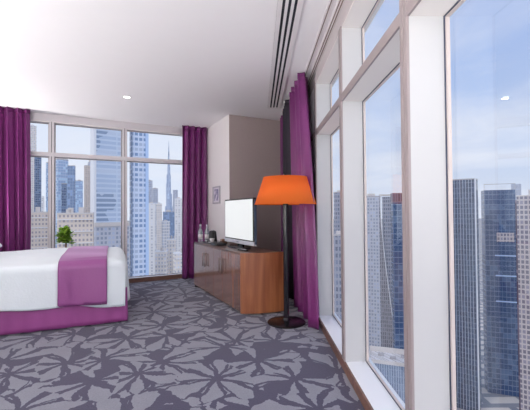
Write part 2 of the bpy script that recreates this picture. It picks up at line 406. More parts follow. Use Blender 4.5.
# long window wall: local y along the wall, x outwards
aend = 6.35
window_wall('window_2', WT(.65, 0), TW, lambda a, o: (o, a), [-.85, .354, 1.556, 2.757, 3.965, 5.18], .070, BACK-.02, aend, .155, (2.033, 2.09), .067, 2.609, M['cap'], M['beam'], .067)
# curtain track channels and the slot air vent along the ceiling
for i, (wv, ww, t1) in enumerate(((.555, .010, 4.03), (.628, .012, 6.1), (.650, .012, 6.1))):
    pass
def track(w0, w1, t0, t1, nm):
    o = MB().box(w0, w1, t0, t1, -.012, .0).build(nm, M['vent'], None, loc=(0, 0, CEIL), rotz=TW)
    return struct(o)
tr = track(.535, .570, BACK+.05, 6.05, 'trim_1')
MB().box(.5485, .5565, BACK+.06, 6.04, -.014, -.012).build('track_slot', M['track'], tr)
tr = track(.605, .649, BACK+.05, 6.2, 'trim_2')
MB().box(.612, .620, BACK+.06, 6.19, -.014, -.012).build('track_slot', M['track'], tr)
MB().box(.632, .640, BACK+.06, 6.19, -.014, -.012).build('track_slot', M['track'], tr)

vt = thing('ceiling_vent', 'long white slot air vent with three dark slots running along the ceiling', 'air vent', (0, 0, CEIL), TW)
MB().box(.160, .352, .2, 5.35, -.008, 0).build('backing', M['slot'], vt)
for a, b_ in ((.160, .195), (.217, .240), (.262, .285), (.307, .352)):
    MB().box(a, b_, .2, 5.35, -.016, -.006).build('slat' if .2 < a < .3 else 'frame_rail', M['vent'], vt)
MB().box(.16, .352, 5.33, 5.36, -.016, -.004).build('end_cap', M['vent'], vt)

# ------------------------------------------------------------------ downlights
def downlight(x, y, label, power):
    t = thing('ceiling_downlight', label, 'ceiling light', (x, y, CEIL))
    MB().lathe([(.040, -.004), (.052, -.009), (.060, -.006), (.062, 0)], n=32).build('trim_ring', M['hook'], t, smooth=True)
    MB().lathe([(0, -.003), (.041, -.004), (.041, 0), (0, 0)], n=32).build('lens', M['led'], t)
    l = bpy.data.lights.new('downlight_lamp', 'AREA'); l.shape = 'DISK'; l.size = .08; l.energy = power; l.color = (1, .93, .88); l.spread = math.radians(170)
    lo = bpy.data.objects.new('downlight_lamp', l); COL.objects.link(lo); lo.parent = t; lo.location = (0, 0, -.03)
    return t
PW = 1.5
FILL_W = 92
downlight(-1.84, 4.82, 'single lit recessed downlight in the ceiling above the bed', PW)

# ------------------------------------------------------------------ curtains
def curtain(name, label, ptop, pbot, z0, z1, period, amp0, amp1, seed, group=None, hooks=False, amp_end=None, mat='curtain'):
    """pleated cloth hanging from a path; ptop/pbot are polylines of (x, y)"""
    rnd = random.Random(seed)
    t = thing(name, label, 'curtain', (0, 0, 0), 0, group)
    def plen(P): return sum((Vector(b)-Vector(a)).length for a, b in zip(P, P[1:]))
    def at(P, s):
        L = plen(P)*s
        for a, b in zip(P, P[1:]):
            d = (Vector(b)-Vector(a)); l = d.length
            if L <= l+1e-9: return Vector(a)+d*(L/l), d.normalized()
            L -= l
        return Vector(P[-1]), (Vector(P[-1])-Vector(P[-2])).normalized()
    n = max(2, round(plen(ptop)/period)); NS = n*14
    ph = [rnd.uniform(-.25, .25) for _ in range(n+2)]; am = [rnd.uniform(.7, 1.15) for _ in range(n+2)]
    def lerp(A, x): i = min(int(x), len(A)-2); return A[i]+(A[i+1]-A[i])*(x-i)
    def f(s, j):
        zf = 1-j                                    # 1 at the top
        k = s*n
        a = (amp0*(zf)+amp1*(1-zf))*lerp(am, k)
        wob = .18*math.sin(3*(1-zf)+seed+k*.7)
        q = 2*PI*(k+lerp(ph, k)*(1-zf*.6)+wob*.25)
        off = a*math.sin(q)+.22*a*math.sin(2*q+seed)
        A, dA = at(ptop, s); B, dB_ = at(pbot, s)
        g = zf**1.3
        P = A*g+B*(1-g); d = (dA*g+dB_*(1-g)).normalized()
        nrm = Vector((-d.y, d.x))
        P = P+nrm*off+d*(.25*a*math.sin(2*q))
        return (P.x, P.y, z0+(z1-z0)*zf)
    MB().grid(f, NS, 26).build('cloth', M[mat], t, smooth=True, solid=.004)
    def f2(s, j):
        P = Vector(f(s, 0)); return (P.x, P.y, z1-.0+.022-j*.06)
    MB().grid(f2, NS, 2).build('header_tape', M[mat], t, smooth=True, solid=.008)
    if hooks:
        for k in range(n*2):
            P = Vector(f((k+.5)/(n*2), 0))
            if P.y < hooks[0]: continue
            MB().lathe([(0, -.012), (.008, -.010), (.010, 0), (.008, .008), (0, .01)], n=8).build('hook', M['hook'], t, smooth=True).location = (P.x+hooks[1], P.y, z1-.012)
    return t
curtain('curtain', 'purple curtain drawn in folds at the left end of the far window behind the bed', [xy(UV(-1.75, 6.39)), xy(UV(-.60, 6.39))], [xy(UV(-1.75, 6.39)), xy(UV(-.585, 6.39))], .015, CEIL-.022, .115, .05, .055, 3)
curtain('curtain', 'purple curtain hanging between the far window and the pale column', [xy(UV(1.705, 6.37)), xy(UV(2.16, 6.37))], [xy(UV(1.685, 6.37)), xy(UV(2.16, 6.37))], .015, CEIL-.022, .105, .05, .055, 5)
curtain('curtain', 'tall purple curtain bunched behind the floor lamp beside the long window',
        [xy(WT(.545, 3.96)), xy(WT(.515, 4.03)), xy(WT(.485, 4.78))],
        [xy(WT(.592, 3.62)), xy(WT(.578, 3.85)), xy(WT(.55, 4.2)), xy(WT(.495, 4.78))],
        .015, CEIL-.036, .22, .075, .080, 9)
M['fold_shade'] = plain('black_fold_shade', (.022, .018, .028), .8)  # black cloth put in to stand for deep shade between the folds
curtain('fold_shade_panel', 'narrow black cloth panel with white hooks, added as fold shade behind the tall purple curtain by the lamp',
        [xy(WT(.45, 4.90)), xy(WT(.44, 5.62))], [xy(WT(.45, 4.90)), xy(WT(.44, 5.62))], .015, CEIL-.036, .14, .045, .05, 4, hooks=(4.2, -.035), mat='fold_shade')
curtain('curtain', 'thin sliver of purple curtain against the grey wall behind the added black cloth',
        [xy(WT(.425, 5.74)), xy(WT(.44, 6.03))], [xy(WT(.425, 5.74)), xy(WT(.44, 6.03))], .015, CEIL-.036, .14, .045, .05, 6)

# ------------------------------------------------------------------ carpet-standing furniture
# ---- sideboard
cb_ = thing('sideboard', 'long walnut sideboard with glossy doors and an orange veneer end panel', 'sideboard', UV(1.94, 4.75), TH)
O = (1.94, 4.75); HC = .722
u0, u1, vf, vn, vnr = 1.707-O[0], 2.170-O[0], 5.70-O[1], 3.846-O[1], 3.735-O[1]
# plan with a gently bowed end panel
un = u1+.035; vnr -= .02
endc = [(u0, vn)] + [(u0+(un-u0)*k/8, vn+(vnr-vn)*k/8-.045*math.sin(PI*k/8)) for k in range(1, 8)] + [(un, vnr)]
body = [(u0+.022, vf)] + [(u0+.022, vn+.015)] + [(x, y+.012) for x, y in endc[1:]] + [(u1, vf)]
MB().prism(body, .036, HC-.025).build('carcass', M['dark_wood'], cb_)
inner = [(x+(.0 if i else 0), y) for i, (x, y) in enumerate(endc)]
pan = endc + [(x, y+.024) for x, y in endc[::-1]]
MB().prism(pan, .02, HC-.003).build('end_panel', M['wood'], cb_)
topp = [(u0+.001, vf)] + [(u0+.001, vn+.024)] + [(x, y+.024) for x, y in endc[1:]] + [(u1, vf)]
MB().prism(topp, HC-.026, HC-.003).build('top', M['dark_wood'], cb_)
MB().box(u0+.05, u1-.02, vn+.06, vf-.04, .0, .038).build('plinth', M['matte_black'], cb_)
MB().box(u0+.004, u0+.05, vf-.06, vf-.02, .0, .038).build('foot', M['matte_black'], cb_)
seams = [5.70, 5.12, 4.78, 4.44, 3.872]
for i in range(4):
    a, b_ = seams[i+1]-O[1]+.002, seams[i]-O[1]-.002
    d = MB().box(u0, u0+.021, a, b_, .036, HC-.029, .0015).build('door', M['door_wood'], cb_)
    hy = (a+.045) if i in (0, 2) else (b_-.045)
    h = MB(); h.tube([(u0-.028, hy, .40), (u0-.028, hy, .60)], .006)
    for z in (.42, .58): h.tube([(u0, hy, z), (u0-.028, hy, z)], .005)
    h.build('handle', M['bronze'], d, smooth=True)

# ---- television on the sideboard
tvy = (4.00+4.96)/2; TZ = HC-.002
tv = thing('television', 'flat television with a blank white screen and silver lower bezel on the sideboard', 'television', UV(1.96, tvy, TZ), TH)
hw = .475
MB().box(-.012, .030, -hw, hw, .095, .655, .006).build('bezel', M['matte_black'], tv)
MB().box(-.0145, -.010, -hw+.018, hw-.018, .118, .637).build('screen', M['screen'], tv)
MB().box(-.018, .032, -hw-.002, hw+.002, .052, .104, .008).build('speaker_bar', M['silver'], tv)
b = bmesh.new()
bk = MB(); bk.prism([(.030, -hw+.02), (.030, hw-.02), (.085, hw-.16), (.10, 0), (.085, -hw+.16)], .10, .62, .012); b.free()
bk.build('rear_shell', M['bluegrey'], tv)
MB().box(-.0, .034, -hw-.004, -hw+.004, .07, .63, .003).build('side_strip', M['bluegrey'], tv)
MB().lathe([(0, 0), (1, 0), (1, .7), (.92, 1), (0, 1.2)], n=40).build('stand_base', M['black'], tv, smooth='auto').scale = (.12, .27, .014)
MB().box(.015, .05, -.07, .07, .01, .09, .004).build('stand_neck', M['black'], tv)
MB().box(-.0195, -.017, -.035, .035, .072, .080).build('badge', M['bluegrey'], tv)
# set top box and remote control in front of it
t = thing('set_top_box', 'flat black box lying under the television on the sideboard', 'set-top box', UV(1.83, 4.92, TZ), TH)
MB().box(-.07, .07, -.13, .13, .002, .036, .004).build('casing', M['matte_black'], t)
MB().box(-.0712, -.069, -.04, .09, .012, .026).build('display', M['bluegrey'], t)
t = thing('remote_control', 'slim black remote control lying at the near end of the sideboard', 'remote control', UV(1.83, 4.06, TZ), TH+.2)
MB().box(-.022, .022, -.085, .085, .001, .018, .005).build('casing', M['matte_black'], t)
for a in range(5):
    MB().box(-.012, .012, -.06+a*.026, -.046+a*.026, .018, .0205, .001).build('button', M['silver'], t)
# welcome tray
ty = 5.34
t = thing('serving_tray', 'flat dark tray on the far end of the sideboard', 'tray', UV(1.93, ty, TZ), TH)
MB().box(-.14, .14, -.19, .19, .0, .008, .003).build('base', M['black'], t)
rm = MB(); rm.box(-.14, -.132, -.19, .19, .006, .011); rm.box(.132, .14, -.19, .19, .006, .011); rm.box(-.132, .132, -.19, -.182, .006, .011); rm.box(-.132, .132, .182, .19, .006, .011)
rm.build('rim', M['black'], t)
k = thing('electric_kettle', 'dark grey electric kettle with a looped handle on the tray', 'kettle', UV(1.928, 5.43, TZ+.0115), TH)
MB().lathe([(0, 0), (.072, 0), (.076, .012), (.070, .02), (.068, .03), (.056, .15), (.050, .165), (.03, .175), (0, .177)], n=32).build('body', M['matte_black'], k, smooth='auto')
MB().lathe([(0, .0), (.012, 0), (.014, .012), (0, .018)], n=16).build('lid_knob', M['silver'], k, smooth=True).location = (0, 0, .176)
hd = MB().tube([(0, -.048, .15), (0, -.085, .160), (0, -.105, .13), (0, -.10, .07), (0, -.085, .04), (0, -.062, .035)], .009)
hd.build('handle', M['matte_black'], k, smooth=True)
MB().tube([(0, .05, .12), (0, .075, .155), (0, .082, .160)], [.016, .011, .010]).build('spout', M['matte_black'], k, smooth=True)
def bottle(u, v, label):
    b_ = thing('glass_bottle', label, 'bottle', UV(u, v, TZ), TH)
    MB().lathe([(0, 0), (.034, 0), (.037, .006), (.037, .15), (.030, .185), (.014, .215), (.012, .245), (.0135, .247), (.0135, .255), (0, .255)], n=24).build('body', M['bottle'], b_, smooth='auto')
    MB().lathe([(0, .250), (.0150, .250), (.0155, .280), (0, .281)], n=20).build('cap', M['silver'], b_, smooth='auto')
    MB().lathe([(.0376, .05), (.0376, .12)], n=24).build('bottle_label', M['ceramic'], b_, smooth=True, solid=.0005)
bottle(1.80, 5.655, 'clear glass bottle at the extreme far end of the sideboard')
bottle(1.893, 5.60, 'clear glass bottle next to the kettle on the sideboard')
def cup(u, v, label):
    c = thing('teacup', label, 'cup', UV(u, v, TZ+.0115), TH)
    MB().lathe([(0, 0), (.058, .004), (.062, .010), (.03, .006), (0, .006)], n=24).build('saucer', M['ceramic'], c, smooth=True)
    MB().lathe([(0, .008), (.022, .008), (.034, .04), (.038, .062), (.035, .062), (.030, .038), (.018, .014), (0, .013)], n=24).build('bowl', M['ceramic'], c, smooth=True)
    MB().tube([(0, -.034, .052), (0, -.056, .048), (0, -.056, .028), (0, -.030, .022)], .0035, 8).build('handle', M['ceramic'], c, smooth=True)
cup(1.86, 5.27, 'white teacup on the tray beside the kettle, nearer the doors')
cup(1.99, 5.22, 'white teacup on the tray nearer the pale wall')
t = thing('sachet_holder', 'small box of brown sachets between the tray and the television', 'sachet box', UV(1.97, 5.08, TZ), TH)
MB().box(-.045, .045, -.035, .035, 0, .045, .003).build('box', M['dark_wood'], t)
for a in range(5):
    o = MB().box(-.036, .036, -.028+a*.013, -.022+a*.013, .004, .072).build('sachet', [M['sachet'], M['ceramic']][a % 2], t)

# ---- framed picture on the pale side of the column
pf = thing('picture_frame', 'small pale framed picture on the white wall above the kettle', 'picture', UV(2.177, 5.90, 1.49), TH)
g = MB(); g.box(-.022, 0, -.17, -.145, -.15, .15, .002); g.box(-.022, 0, .145, .17, -.15, .15, .002); g.box(-.022, 0, -.145, .145, .125, .15, .002); g.box(-.022, 0, -.145, .145, -.15, -.125, .002)
g.build('frame', M['frame'], pf)
MB().box(-.012, -.002, -.146, .146, -.126, .126).build('mount', M['picture'], pf)
m, nt, bb = newmat('soft_violet_print')
tc_ = N(nt, 'ShaderNodeTexCoord'); nz = N(nt, 'ShaderNodeTexNoise'); nz.inputs['Scale'].default_value = 14; nt.links.new(tc_.outputs['Object'], nz.inputs[0])
cr = N(nt, 'ShaderNodeValToRGB'); cr.color_ramp.elements[0].position = .42; cr.color_ramp.elements[0].color = (.22, .20, .33, 1); cr.color_ramp.elements[1].position = .58; cr.color_ramp.elements[1].color = (.66, .60, .70, 1)
nt.links.new(nz.outputs['Fac'], cr.inputs[0]); nt.links.new(cr.outputs[0], bb.inputs['Base Color'])
MB().box(-.0135, -.011, -.10, .10, -.10, .10).build('print', m, pf)

# ---- floor lamp
LP = WT(.302, 3.90)
fl = thing('floor_lamp', 'black floor lamp with a wide tapered orange drum shade', 'floor lamp', LP)
MB().lathe([(0, 0), (.196, 0), (.205, .006), (.205, .014), (.195, .022), (.10, .030), (.045, .040), (.030, .06), (0, .06)], n=64).build('base', M['black'], fl, smooth='auto')
MB().lathe([(0, .04), (.029, .04), (.029, 1.36), (.018, 1.37), (.018, 1.40), (0, 1.40)], n=32).build('pole', M['black'], fl, smooth='auto')
sh = MB().lathe([(.332, 1.275), (.234, 1.568)], n=96).build('lamp_shade', M['shade'], fl, smooth=True, solid=.004)
rr = MB(); 
def ring(mb, r, z, th):
    pts = [(r*math.cos(2*PI*k/48), r*math.sin(2*PI*k/48), z) for k in range(49)]
    mb.tube(pts, th, 6)
ring(rr, .3315, 1.277, .004); ring(rr, .2345, 1.566, .004); rr.build('shade_ring', M['shade'], sh, smooth=True)
sp_ = MB()
for k_ in range(3):
    an = k_*2*PI/3+.4; sp_.tube([(0, 0, 1.56), (.236*math.cos(an), .236*math.sin(an), 1.578)], .003, 6)
sp_.tube([(0, 0, 1.40), (0, 0, 1.565)], .004, 8); sp_.build('spider', M['steel'], fl, smooth=True)
MB().lathe([(0, 1.395), (.014, 1.40), (.016, 1.42), (.030, 1.455), (.030, 1.475), (.018, 1.50), (0, 1.508)], n=24).build('bulb', M['bulb'], fl, smooth=True)

# ---- unseen uplighters, added out of view to fill the room and ceiling
WL = [(UV(-1.85, 6.15, .85), TH, .48, 'unseen white bowl fill light added beside the bed head on the window side'),
      (UV(-1.85, 3.3, .75), TH, .34, 'unseen white bowl fill light added beside the bed head on the room side'),
      (UV(-1.85, 1.2, .70), TH, .12, 'unseen white bowl fill light added alone on the long side wall'),
      (Vector((-.85, BACK, .75)), PI/2, 1.95, 'unseen white bowl fill light added on the back wall')]
for p_, rz_, pw_, lab in WL:
    ul = thing('fill_uplight', lab, 'wall lamp', p_, rz_)
    MB().box(0, .02, -.05, .05, -.10, .06, .004).build('back_plate', M['silver'], ul)
    MB().lathe([(0, -.08), (.06, -.07), (.13, -.02), (.15, .03), (.145, .03), (.12, -.01), (.05, -.06), (0, -.07)], cx=.17, n=32).build('bowl', M['hook'], ul, smooth=True)
    MB().tube([(.015, 0, -.05), (.08, 0, -.06)], .01).build('arm', M['silver'], ul)
    l_ = bpy.data.lights.new('fill_uplight_lamp', 'AREA'); l_.shape = 'DISK'; l_.size = .24; l_.energy = FILL_W*pw_; l_.color = (1, .995, .97)
    lo_ = bpy.data.objects.new('fill_uplight_lamp', l_); COL.objects.link(lo_); lo_.parent = ul; lo_.location = (.17, 0, .025); lo_.rotation_euler[0] = PI
# ---- bed
BA = TH-.085                       # the bed stands slightly askew to the window
c0 = UV(.521, 4.231)               # near foot corner on the carpet
bx_ = Vector((math.cos(BA), math.sin(BA), 0)); by_ = Vector((-math.sin(BA), math.cos(BA), 0))
BL, BW = 2.02, 1.74
bed = thing('bed', 'wide bed with white duvet above a purple valance, foot towards the sideboard', 'bed', c0-bx_*BL/2+by_*BW/2, BA)
hx, hy = BL/2, BW/2
MB().box(-hx+.04, hx-.05, -hy+.05, hy-.05, .06, .34, .02).build('base', M['matte_black'], bed)
for sx in (-1, 1):
    for sy in (-1, 1):
        MB().lathe([(0, 0), (.025, 0), (.03, .07), (0, .07)], n=16).build('leg', M['black'], bed, smooth='auto').location = (sx*(hx-.15), sy*(hy-.15), 0)
# valance: three hanging sides as one loop with soft ripples
def valance(s, j):
    per = [(-hx, -hy), (hx, -hy), (hx, hy), (-hx, hy)]
    L = [BL, BW, BL]; tot = sum(L); d = s*tot; i = 0
    while i < 2 and d > L[i]: d -= L[i]; i += 1
    a, b2 = Vector(per[i]), Vector(per[i+1]); dr = (b2-a).normalized(); P = a+dr*d; n = Vector((dr.y, -dr.x))
    e_ = min(d, L[i]-d); fade = min(1, e_/.05)
    z = .365*(1-j)+.015
    r = (.006*math.sin(s*tot*19+1.3*math.sin(s*tot*5))+.004*math.sin(s*tot*41))*fade*j
    P = P - n*.012 + n*(r+.008*j*fade)
    return (P.x, P.y, z)
MB().grid(valance, 320, 8).build('valance', M['skirt'], bed, smooth=True, solid=.006, offset=-1)
MB().box(-hx+.03, hx-.03, -hy+.03, hy-.03, .34, .61, .06, 4).build('mattress', M['linen'], bed, smooth='auto')
# duvet: rounded top, hanging sides with uneven hem and broad folds
def drape(x0, x1, ycut, topz, out, hem, nx, ny, seed, footdrop=True, extra=0.0, crown=.045):
    """sheet over the bed: profile across y, closed over the foot end when footdrop"""
    def f(s, j):
        # s along x with foot overhang, j across y
        q = (j-.5)*2; side = 1 if q >= 0 else -1; q = abs(q)
        x = x0+(x1-x0)*s
        flat = .58                                   # share of the profile lying on top
        hz = hem+.028*math.sin(3.1*x+seed)+.012*math.sin(9*x+seed*2)
        R = .085
        W = hy+out
        if q < flat:
            y = (W-R)*q/flat; z = topz+crown*math.cos(PI/2*q/flat)**.8*.8; nn = (0, 1)
        elif q < flat+.14:
            a = (q-flat)/.14*PI/2; y = (W-R)+R*math.sin(a); z = topz-R+R*math.cos(a)
        else:
            g = (q-flat-.14)/(1-flat-.14); y = W+.018*g+.016*g*math.sin(7.5*x+seed)+.008*g*math.sin(17*x+seed)
            z = topz-R+(hz-(topz-R))*g
        return x, side*(y), z
    return f
TZ2 = .685
fb = drape(-hx+.02, hx-.05, 0, TZ2, .018, .225, 0, 0, 1.4)
FX = hx+.004; RX = .12
def duvet(s, j):
    sf = .86
    if s < sf:
        x, y, z = fb(s/sf, j)
        xe = FX-RX
        x = -hx+.02+(xe+hx-.02)*(s/sf)
        y0 = y
        # gentle puffing
        z += .010*math.sin(4.3*x+2*y)*(1 if abs(y) < hy-.05 else 0)+.006*math.sin(9*y+x*3)
        if abs(y) < hy-.1 and x < hx-.75: z += .006*math.sin(23*x+6*math.sin(3*y))*math.sin(5*y+2*x)
        return (x, y, z)
    g = (s-sf)/(1-sf)
    x, y, z = fb(1, j); x = FX-RX
    # bend the end of the profile down over the foot
    if g < .45:
        a = g/.45*PI/2; X = x+RX*math.sin(a); dz = RX*(1-math.cos(a)); 
    else:
        X = x+RX+.02*((g-.45)/.55); dz = RX+(g-.45)/.55*(TZ2-RX-.235+.02*math.sin(6*y))
    zz_ = z-dz*max(0, min(1, (z-.2)/(TZ2-.2)))
    sh = g*.055                                        # corners pull in as the cloth turns
    Y = y*(1-sh*.6)
    X -= max(0, abs(y)/(hy+.02)-.80)**2*1.6*g
    X += .010*math.sin(8*y+1)*max(0, g-.4)
    return (X, Y, zz_)
dv = MB().grid(duvet, 110, 110); dvo = dv.build('duvet', M['linen'], bed, smooth=True, solid=.016, offset=-1)
# runner lying across the foot
fr_ = drape(hx-.67, hx-.21, 0, TZ2, .034, .245, 0, 0, 2.2)
def runner(s, j):
    x, y, z = fr_(s, j)
    z += .014+.010*math.sin(4.3*x+2*y)*(1 if abs(y) < hy-.05 else 0)*.9+.006*math.sin(9*y+x*3)
    if z < .262: z = .238+.006*math.sin(5*x)
    q = abs(y)/(hy)
    x += .05*(1-s)*0
    return (x, y, z)
rn = MB().grid(runner, 30, 110).build('bed_runner', M['runner'], None, smooth=True, solid=.006, offset=1, loc=bed.location.copy(), rotz=BA)
tag(rn, 'purple cloth runner lying across the white duvet near the foot of the bed', 'bed runner')
# pillows at the head
def pillow(x, y, label, tilt=.25):
    def f(s, j):
        a = s*2*PI; b3 = (j-.5)*PI
        cx, cy_ = math.cos(a), math.sin(a)
        e1 = lambda v, p: math.copysign(abs(v)**p, v)
        X = e1(cx, .45)*e1(math.cos(b3), .6)*.24; Y = e1(cy_, .45)*e1(math.cos(b3), .6)*.34; Zp = e1(math.sin(b3), 1.2)*.075*(1-.3*(abs(cx)**4+abs(cy_)**4)*.5)
        return (X, Y, Zp+.01*math.sin(9*X+7*Y))
    o = MB().grid(f, 48, 20).build('pillow', M['linen'], None, smooth=True)
    p_ = bed.location+bx_*x+by_*y
    o.location = (p_.x, p_.y, .800); o.rotation_euler = (0, tilt, BA)
    tag(o, label, 'pillow')
pillow(-.72, .42, 'white pillow at the head of the bed on the window side', .10)
pillow(-.72, -.40, 'white pillow at the head of the bed on the room side', .10)

# ---- leafy plant between the bed and the window
PX = UV(-.13, 6.32)
pl = thing('potted_plant', 'green leafy plant standing between the bed and the far window', 'plant', PX)
MB().lathe([(0, 0), (.075, 0), (.095, .2), (.10, .21), (.088, .21), (.084, .19), (0, .18)], n=28).build('pot', M['pot'], pl, smooth='auto')
st = MB(); rnd = random.Random(4)
tips = []
for k in range(5):
    a = rnd.uniform(0, 2*PI); r = rnd.uniform(.02, .06)
    p1 = (.02*math.cos(a), .02*math.sin(a), .18); p3 = (r*math.cos(a), r*math.sin(a), rnd.uniform(.76, .84)); p2 = (r*.3*math.cos(a+1), r*.3*math.sin(a+1), .5)
    st.tube([p1, p2, p3], .006, 6); tips.append(p3)
st.build('stem', M['stem'], pl, smooth=True)
lf = MB()
for k in range(240):
    c = Vector((rnd.gauss(0, .04), rnd.gauss(0, .04), rnd.uniform(.74, .955)))
    if c.z > .90: c.x *= .5; c.y *= .5
    a = rnd.uniform(0, 2*PI); tl_ = rnd.uniform(-.3, .9); L = rnd.uniform(.06, .10)
    d = Vector((math.cos(a)*math.cos(tl_), math.sin(a)*math.cos(tl_), math.sin(tl_))); sd_ = d.cross(Vector((0, 0, 1))).normalized(); nn = sd_.cross(d)
    b4 = bmesh.new(); pts = []
    for i, (u_, w_) in enumerate(((0, 0), (.3, .38), (.65, .34), (1, 0))):
        q = c+d*L*u_
        if w_ == 0: pts.append([b4.verts.new(q)])
        else: pts.append([b4.verts.new(q+sd_*L*w_+nn*L*.06), b4.verts.new(q-nn*L*.05), b4.verts.new(q-sd_*L*w_+nn*L*.06)])
    b4.faces.new((pts[0][0], pts[1][0], pts[1][1])); b4.faces.new((pts[0][0], pts[1][1], pts[1][2]))
    for i in (0, 1): b4.faces.new((pts[1][i], pts[2][i], pts[2][i+1], pts[1][i+1]))
    b4.faces.new((pts[3][0], pts[2][1], pts[2][0])); b4.faces.new((pts[3][0], pts[2][2], pts[2][1]))
    lf._merge(b4)
lf.build('foliage', M['leaf'], pl, smooth=True, solid=.001)

# ------------------------------------------------------------------ the city outside
GZ = -200.0
m, nt, b = newmat('haze_pale_ground')  # haze put into the pale ground colours
tc = N(nt, 'ShaderNodeTexCoord'); br = N(nt, 'ShaderNodeTexBrick'); br.inputs['Scale'].default_value = .012
br.inputs['Color1'].default_value = (.62, .56, .50, 1); br.inputs['Color2'].default_value = (.50, .47, .44, 1); br.inputs['Mortar'].default_value = (.20, .21, .24, 1); br.inputs['Mortar Size'].default_value = .05
nt.links.new(tc.outputs['Object'], br.inputs[0]); nt.links.new(br.outputs[0], b.inputs['Base Color']); b.inputs['Roughness'].default_value = .9
struct(MB().box(-5000, 5000, 25, 9000, GZ-5, GZ).build('ground_outside', m))

F = {}  # far skyline colours paled: distance haze is painted into the facades
F['navy'] = facade('navy_glass_facade', (.22, .27, .36), (.06, .10, .20), 2.6, 4, .7, .75, alt=(.20, .30, .48), altp=.3)
F['cream'] = facade('cream_facade', (.78, .72, .66), (.45, .46, .52), 3, 4, .5, .5)
F['white'] = facade('white_balcony_facade', (.82, .79, .77), (.36, .39, .47), 3.2, 4.2, .55, .5, grough=.3)
F['whiter'] = facade('white_ribbed_facade', (.84, .82, .80), (.52, .52, .56), 5, 4.0, .45, .55, grough=.3)
F['beige'] = facade('beige_facade', (.70, .60, .52), (.34, .31, .33), 2.6, 3.6, .5, .5, grough=.3)
F['grey'] = facade('grey_tower_facade', (.55, .56, .62), (.30, .34, .43), 3.4, 4.2, .6, .6, grough=.3)
F['sky'] = facade('pale_blue_glass_facade', (.50, .59, .74), (.34, .46, .66), 4, 5, .9, .8, grough=.25)
F['slate'] = facade('slate_glass_facade', (.30, .37, .50), (.20, .28, .43), 4, 5, .8, .8, grough=.25)
F['big'] = facade('banded_glass_facade', (.58, .66, .78), (.44, .54, .70), 50, 4.6, .98, .62, alt=(.62, .68, .78), altp=.3, big=.75, bigcol=(.16, .24, .38), bigscale=.028)  # dark blotches paint irregular reflections into the glass
F['slab'] = facade('blue_slab_facade', (.60, .67, .81), (.20, .30, .48), 3.0, 3.6, .70, .58, alt=(.55, .62, .74), altp=.35)
F['slabedge'] = plain('light_blue_cladding', (.46, .60, .84), .35, noise=.05, scale=.05)
F['burj'] = facade('silver_blue_facade', (.50, .57, .70), (.38, .46, .62), 6, 14, .5, .8, grough=.4)
F['r1'] = facade('dark_glass_pinstripe_facade', (.36, .41, .50), (.03, .05, .10), 2.6, 5.2, .80, .96, alt=(.055, .09, .17), altp=.4, grough=.08)
F['r2'] = facade('blue_mirror_facade', (.15, .20, .30), (.06, .10, .19), 3.8, 5.6, .90, .86, alt=(.13, .20, .33), altp=.4, big=.9, bigcol=(.03, .07, .17), bigscale=.022, grough=.06)
F['r3'] = facade('tan_grid_facade', (.56, .49, .47), (.20, .18, .22), 3.0, 4.2, .68, .68, grough=.2)
F['concrete'] = plain('pale_concrete', (.66, .61, .58), .8, noise=.08, scale=.2)
F['roofgrey'] = plain('grey_roof', (.42, .40, .41), .85, noise=.1, scale=.3)
F['maroon'] = facade('maroon_crown_facade', (.22, .16, .20), (.10, .07, .10), 2.4, 30, .6, .9)
F['vstripe'] = facade('blue_grey_striped_facade', (.34, .40, .50), (.14, .19, .28), 2.0, 6.0, .6, .95, alt=(.24, .30, .42), altp=.4)
F['sail'] = facade('grey_sail_facade', (.33, .31, .33), (.11, .11, .14), 2.0, 4.2, .6, .8, grough=.3)
F['greydark'] = facade('dim_grey_facade', (.30, .31, .37), (.12, .14, .20), 2.2, 4.2, .6, .6, grough=.25)
F['edge'] = plain('white_metal_edge', (.80, .80, .82), .5, noise=.02)

